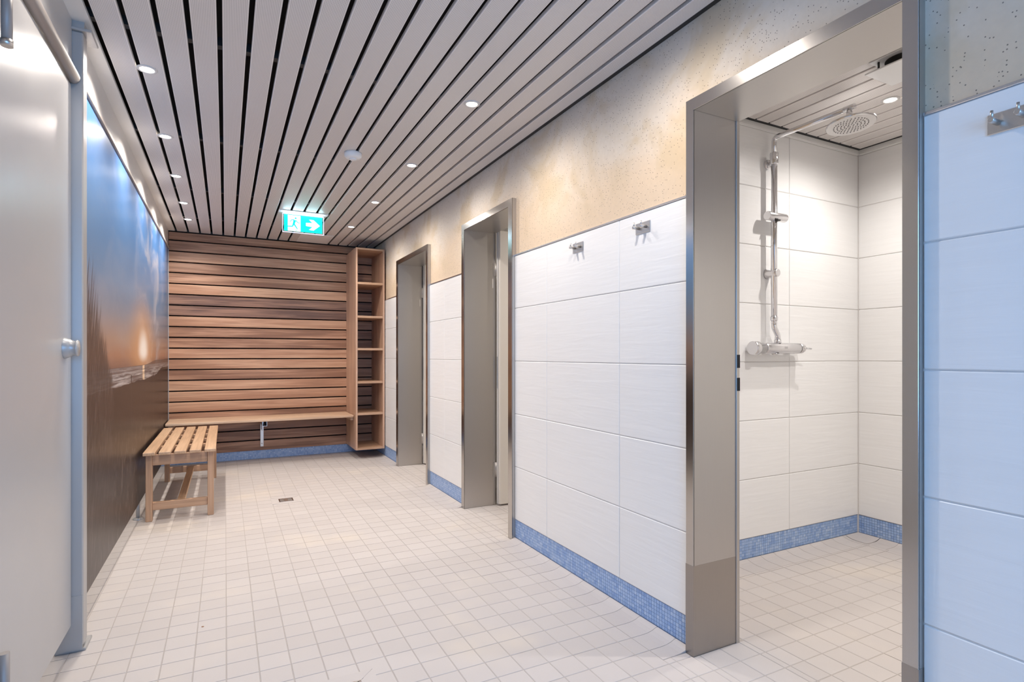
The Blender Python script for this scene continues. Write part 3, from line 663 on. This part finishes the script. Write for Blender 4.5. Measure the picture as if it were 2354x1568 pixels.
for a in [((0.275, 0.68), (0.245, 0.43), 0.075, 0.055), ((0.265, 0.70), (0.195, 0.68), 0.026, 0.022), ((0.195, 0.69), (0.155, 0.55), 0.022, 0.018), ((0.295, 0.68), (0.355, 0.54), 0.028, 0.02), ((0.35, 0.545), (0.41, 0.535), 0.02, 0.016),
          ((0.243, 0.45), (0.218, 0.29), 0.046, 0.034), ((0.222, 0.29), (0.09, 0.27), 0.034, 0.026), ((0.258, 0.43), (0.345, 0.14), 0.042, 0.026), ((0.335, 0.08), (0.29, 0.06), 0.018, 0.014)]: stroke(*a)
man.prism([(0.06 + 0.075 / ASP * math.cos(k * math.pi / 6), 0.11 + 0.075 * math.sin(k * math.pi / 6)) for k in range(12)], sg2)
man.build('running_figure', 'sign_green', face)

ap = MB().box(0.655, 0.960, 5.715, 6.150, H - 0.0045, H - 0.0005, 0.001).build('access_panel', 'white')
tag(ap, 'flat pale access panel in the ceiling behind the exit sign', 'access panel')

# shower ceiling vent
vx, vy = 2.412, 1.262
cv = thing('ceiling_vent', (vx, vy, ZSC), 'square white vent plate hanging under the shower ceiling', 'vent')
MB().box(vx - 0.095, vx + 0.095, vy - 0.095, vy + 0.095, ZSC - 0.052, ZSC - 0.046, 0.0015).build('cover_plate', 'plastic', cv)
MB().box(vx - 0.085, vx + 0.085, vy - 0.085, vy + 0.085, ZSC - 0.006, ZSC - 0.0005, 0.001).build('base_plate', 'plastic', cv)
MB().lathe([(0.062, -0.0065), (0.062, -0.014), (0.0, -0.014)], (vx, vy, ZSC)).build('duct_opening', 'black', cv)
for dx in (-0.06, 0.06):
    for dy_ in (-0.06, 0.06): MB().tube([(vx + dx, vy + dy_, ZSC - 0.047), (vx + dx, vy + dy_, ZSC - 0.004)], 0.004, 10).build('spacer', 'rubber', cv)

# ================================================================ SHOWER SET
sh = thing('shower_set', (2.51, 1.9246, 1.087), 'chrome thermostatic shower with riser pipe and round overhead rose', 'shower')
RX, RY = 2.508, 1.9246
MB().tube([(RX, RY, 1.235), (RX, RY, 2.04)], 0.0155, 20).build('riser_pipe', 'chrome', sh)
pth = [(RX, RY, 2.04), (RX, RY, 2.150), (RX, RY - 0.003, 2.160), (RX, RY - 0.010, 2.166), (RX, RY - 0.020, 2.168), (RX, 1.520, 2.168)]
MB().tube(pth, 0.0125, 20).build('shower_arm', 'chrome', sh)
MB().tube([(RX, RY, 2.030), (RX, RY, 2.033), (RX, RY, 2.087), (RX, RY, 2.09)], [0.019, 0.0205, 0.0205, 0.019], 20).build('collar', 'chrome', sh)
ro = MB().lathe([(0.024, 0.0), (0.024, 0.010), (0.021, 0.013), (0.0, 0.013)], (RX, YS - 0.001, 2.042), (0, -1, 0), 24).build('wall_rosette', 'chrome_matt', sh)
MB().tube([(RX, YS - 0.012, 2.042), (RX, RY + 0.012, 2.042)], 0.008, 14).build('rosette_stem', 'chrome', ro)
hd = MB().lathe([(0.0, 0.016), (0.020, 0.016), (0.024, 0.010), (0.090, 0.008), (0.099, 0.005), (0.100, 0.0), (0.097, -0.004)], (RX, 1.53, 2.090), (0.03, 0.10, 1), 44).build('shower_rose', 'chrome', sh)
MB().lathe([(0.097, -0.004), (0.084, -0.0045), (0.0, -0.0045)], (RX, 1.53, 2.090), (0.03, 0.10, 1), 44).build('rose_face', 'head_face', hd)
nz = MB(); ax = Vector((0.03, 0.10, 1)).normalized(); u_ = ax.orthogonal().normalized(); w_ = ax.cross(u_)
for ring, cnt in ((0.012, 6), (0.026, 12), (0.040, 18), (0.054, 24), (0.068, 30)):
    for k in range(cnt):
        a = 2 * math.pi * k / cnt; p = Vector((RX, 1.53, 2.090)) + (u_ * math.cos(a) + w_ * math.sin(a)) * ring - ax * 0.0045
        nz.tube([p, p - ax * 0.003], [0.0028, 0.0018], 6)
tag(nz.build('nozzles', 'nozzle', hd), 'rings of small rubber nozzles', kind='stuff')
MB().tube([(RX, 1.535, 2.100), (RX, 1.535, 2.168)], 0.013, 18).tube([(RX, 1.512, 2.168), (RX, 1.560, 2.168)], 0.0135, 18).build('rose_joint', 'chrome', sh)
# hand-shower slider
sl = MB().tube([(2.452, RY - 0.002, 1.762), (2.455, RY - 0.002, 1.762), (2.586, RY - 0.002, 1.762), (2.590, RY - 0.002, 1.762)], [0.021, 0.0225, 0.0225, 0.021], 24).build('slider', 'chrome_matt', sh)
MB().box(2.498, 2.522, RY - 0.030, RY - 0.008, 1.736, 1.744, 0.002).build('slider_clip', 'rubber', sl)
# lower wall bracket
lb = MB().tube([(RX, YS - 0.001, 1.472), (RX, YS - 0.006, 1.472), (RX, RY + 0.004, 1.472), (RX, RY - 0.020, 1.472), (RX, RY - 0.024, 1.472)], [0.026, 0.026, 0.020, 0.020, 0.017], 22).build('pipe_bracket', 'chrome_matt', sh)
# S pipe, nuts and valve
MB().tube([(RX, RY, 1.228), (RX, RY, 1.248)], 0.0180, 8).tube([(RX, RY, 1.212), (RX, RY, 1.228)], 0.0145, 16).build('pipe_nut', 'chrome', sh)
VX = 2.536
sp_ = [(RX, RY, 1.222), (RX, RY, 1.200), (RX + 0.002, RY, 1.192), (RX + 0.007, RY, 1.184), (VX - 0.007, RY, 1.164), (VX - 0.002, RY, 1.156), (VX, RY, 1.148), (VX, RY, 1.125)]
MB().tube(sp_, 0.0140, 16).build('offset_pipe', 'chrome', sh)
MB().tube([(VX, RY, 1.112), (VX, RY, 1.130)], 0.0175, 8).tube([(VX, RY, 1.130), (VX, RY, 1.143)], 0.0145, 8).build('valve_nut', 'chrome', sh)
vb = MB().tube([(2.432, RY, 1.086), (2.436, RY, 1.086), (2.690, RY, 1.086), (2.694, RY, 1.086)], [0.026, 0.028, 0.028, 0.026], 28).build('valve_body', 'chrome_matt', sh)
MB().tube([(2.345, RY, 1.086), (2.349, RY, 1.086), (2.378, RY, 1.086), (2.382, RY, 1.086), (2.388, RY, 1.086), (2.431, RY, 1.086)], [0.033, 0.0355, 0.0355, 0.032, 0.027, 0.027], 28).build('flow_knob', 'chrome_matt', vb)
MB().tube([(2.696, RY, 1.086), (2.720, RY, 1.086), (2.733, RY, 1.086), (2.738, RY, 1.086)], [0.027, 0.027, 0.022, 0.012], 28).build('temperature_knob', 'chrome_matt', vb)
MB().tube([(2.705, RY - 0.024, 1.088), (2.762, RY - 0.030, 1.084)], [0.005, 0.004], 12).build('lever', 'chrome', vb)
MB().tube([(VX - 0.02, RY, 1.060), (VX - 0.02, RY, 1.052)], [0.020, 0.014], 16).build('outlet', 'chrome_matt', vb)
for z in (1.092, 1.086): MB().box(2.556, 2.576, RY - 0.0288, RY - 0.0275, z - 0.0015, z + 0.0015).build('brand_mark', 'nozzle', vb)
for x in (2.40, 2.66):
    MB().lathe([(0.030, 0.0), (0.030, 0.004), (0.020, 0.012), (0.015, 0.014), (0.015, 0.03)], (x, YS - 0.001, 1.086), (0, -1, 0), 24).build('wall_flange', 'chrome', vb)

# ================================================================ HOOKS
def hook(y, z, wd, ht, pegs, label):
    h_ = thing('coat_hook', (XR, y, z), label, 'coat hook', 'steel double hooks on the tiles')
    MB().box(XR - 0.0035, XR - 0.0003, y - wd / 2, y + wd / 2, z - ht / 2, z + ht / 2, 0.0014).build('back_plate', 'satin', h_)
    for py in pegs:
        pg = MB().tube([(XR - 0.003, y + py, z), (XR - 0.034, y + py, z), (XR - 0.0355, y + py, z)], [0.0062, 0.0062, 0.005], 16).build('peg', 'satin', h_)
        MB().tube([(XR - 0.030, y + py, z + 0.004), (XR - 0.030, y + py, z + 0.020)], 0.003, 12).build('pin', 'satin', pg)
hook(2.168, 1.554, 0.086, 0.044, (0.020, -0.022), 'steel double hook on the white tiles nearer the middle doorway')
hook(1.714, 1.554, 0.086, 0.044, (0.020, -0.022), 'steel double hook on the white tiles nearer the shower doorway')
hook(0.555, 1.546, 0.087, 0.044, (0.024, -0.020), 'steel double hook on the bluish tiles at the right edge')

# ================================================================ FLOOR DRAINS
def drain(cx, cy, ro_, ri, label):
    d = thing('floor_drain', (cx, cy, 0), label, 'drain', 'square floor drains')
    c = [(-1, -1), (1, -1), (1, 1), (-1, 1)]; g = 0.0015
    for k in range(4):
        a, b = c[k], c[(k + 1) % 4]; mid = ((a[0] + b[0]) / 2, (a[1] + b[1]) / 2)
        vs = [(cx + a[0] * ro_, cy + a[1] * ro_), (cx + b[0] * ro_, cy + b[1] * ro_), (cx + b[0] * ri, cy + b[1] * ri), (cx + a[0] * ri, cy + a[1] * ri)]
        mx, my = sum(p[0] for p in vs) / 4, sum(p[1] for p in vs) / 4
        vs = [(mx + (px - mx) * 0.975, my + (py - my) * 0.975) for px, py in vs]
        zs = (0.0012, 0.0012, 0.0005, 0.0005)
        MB().add([(p[0], p[1], -0.002) for p in vs] + [(p[0], p[1], z) for p, z in zip(vs, zs)], [(3, 2, 1, 0), (4, 5, 6, 7), (0, 1, 5, 4), (1, 2, 6, 5), (2, 3, 7, 6), (3, 0, 4, 7)]).build('sloped_tile', 'floor', d)
    fr = MB()
    for q in ((-1, 1, -1, -0.86), (-1, 1, 0.86, 1), (-1, -0.86, -0.86, 0.86), (0.86, 1, -0.86, 0.86)): fr.box(cx + q[0] * ri, cx + q[1] * ri, cy + q[2] * ri, cy + q[3] * ri, -0.002, 0.0024)
    fr.build('grate_frame', 'chrome', d)
    MB().box(cx - ri * 0.86, cx + ri * 0.86, cy - ri * 0.86, cy + ri * 0.86, -0.002, 0.0006).build('grate_plate', 'rubber', d)
    for k in range(5):
        y = cy + ri * (-0.66 + 0.33 * k); MB().box(cx - ri * 0.86, cx + ri * 0.86, y - ri * 0.10, y + ri * 0.10, 0.0004, 0.0022, 0.0004).build('grate_bar', 'satin', d)
    MB().box(cx - ri * 0.28, cx + ri * 0.28, cy - ri * 0.86, cy + ri * 0.86, 0.0004, 0.0026, 0.0004).build('grate_spine', 'satin', d)
chip = MB().lathe([(0.0, 0.0022), (0.003, 0.0018), (0.0052, 0.0004), (0.0045, 0.0)], (-0.187, 2.50, 0.0), (0, 0, 1), 7, False).build('dirt_chip', 'plank_b')
chip.location = (-0.0777, 2.4602, 0.0)
tag(chip, 'tiny brown chip of dirt lying on the cream floor tiles', 'dirt')
drain(0.391, 4.332, 0.098, 0.048, 'small chrome floor drain in front of the wall bench')
drain(0.342, 1.773, 0.098, 0.047, 'square floor drain cut off by the bottom picture edge')
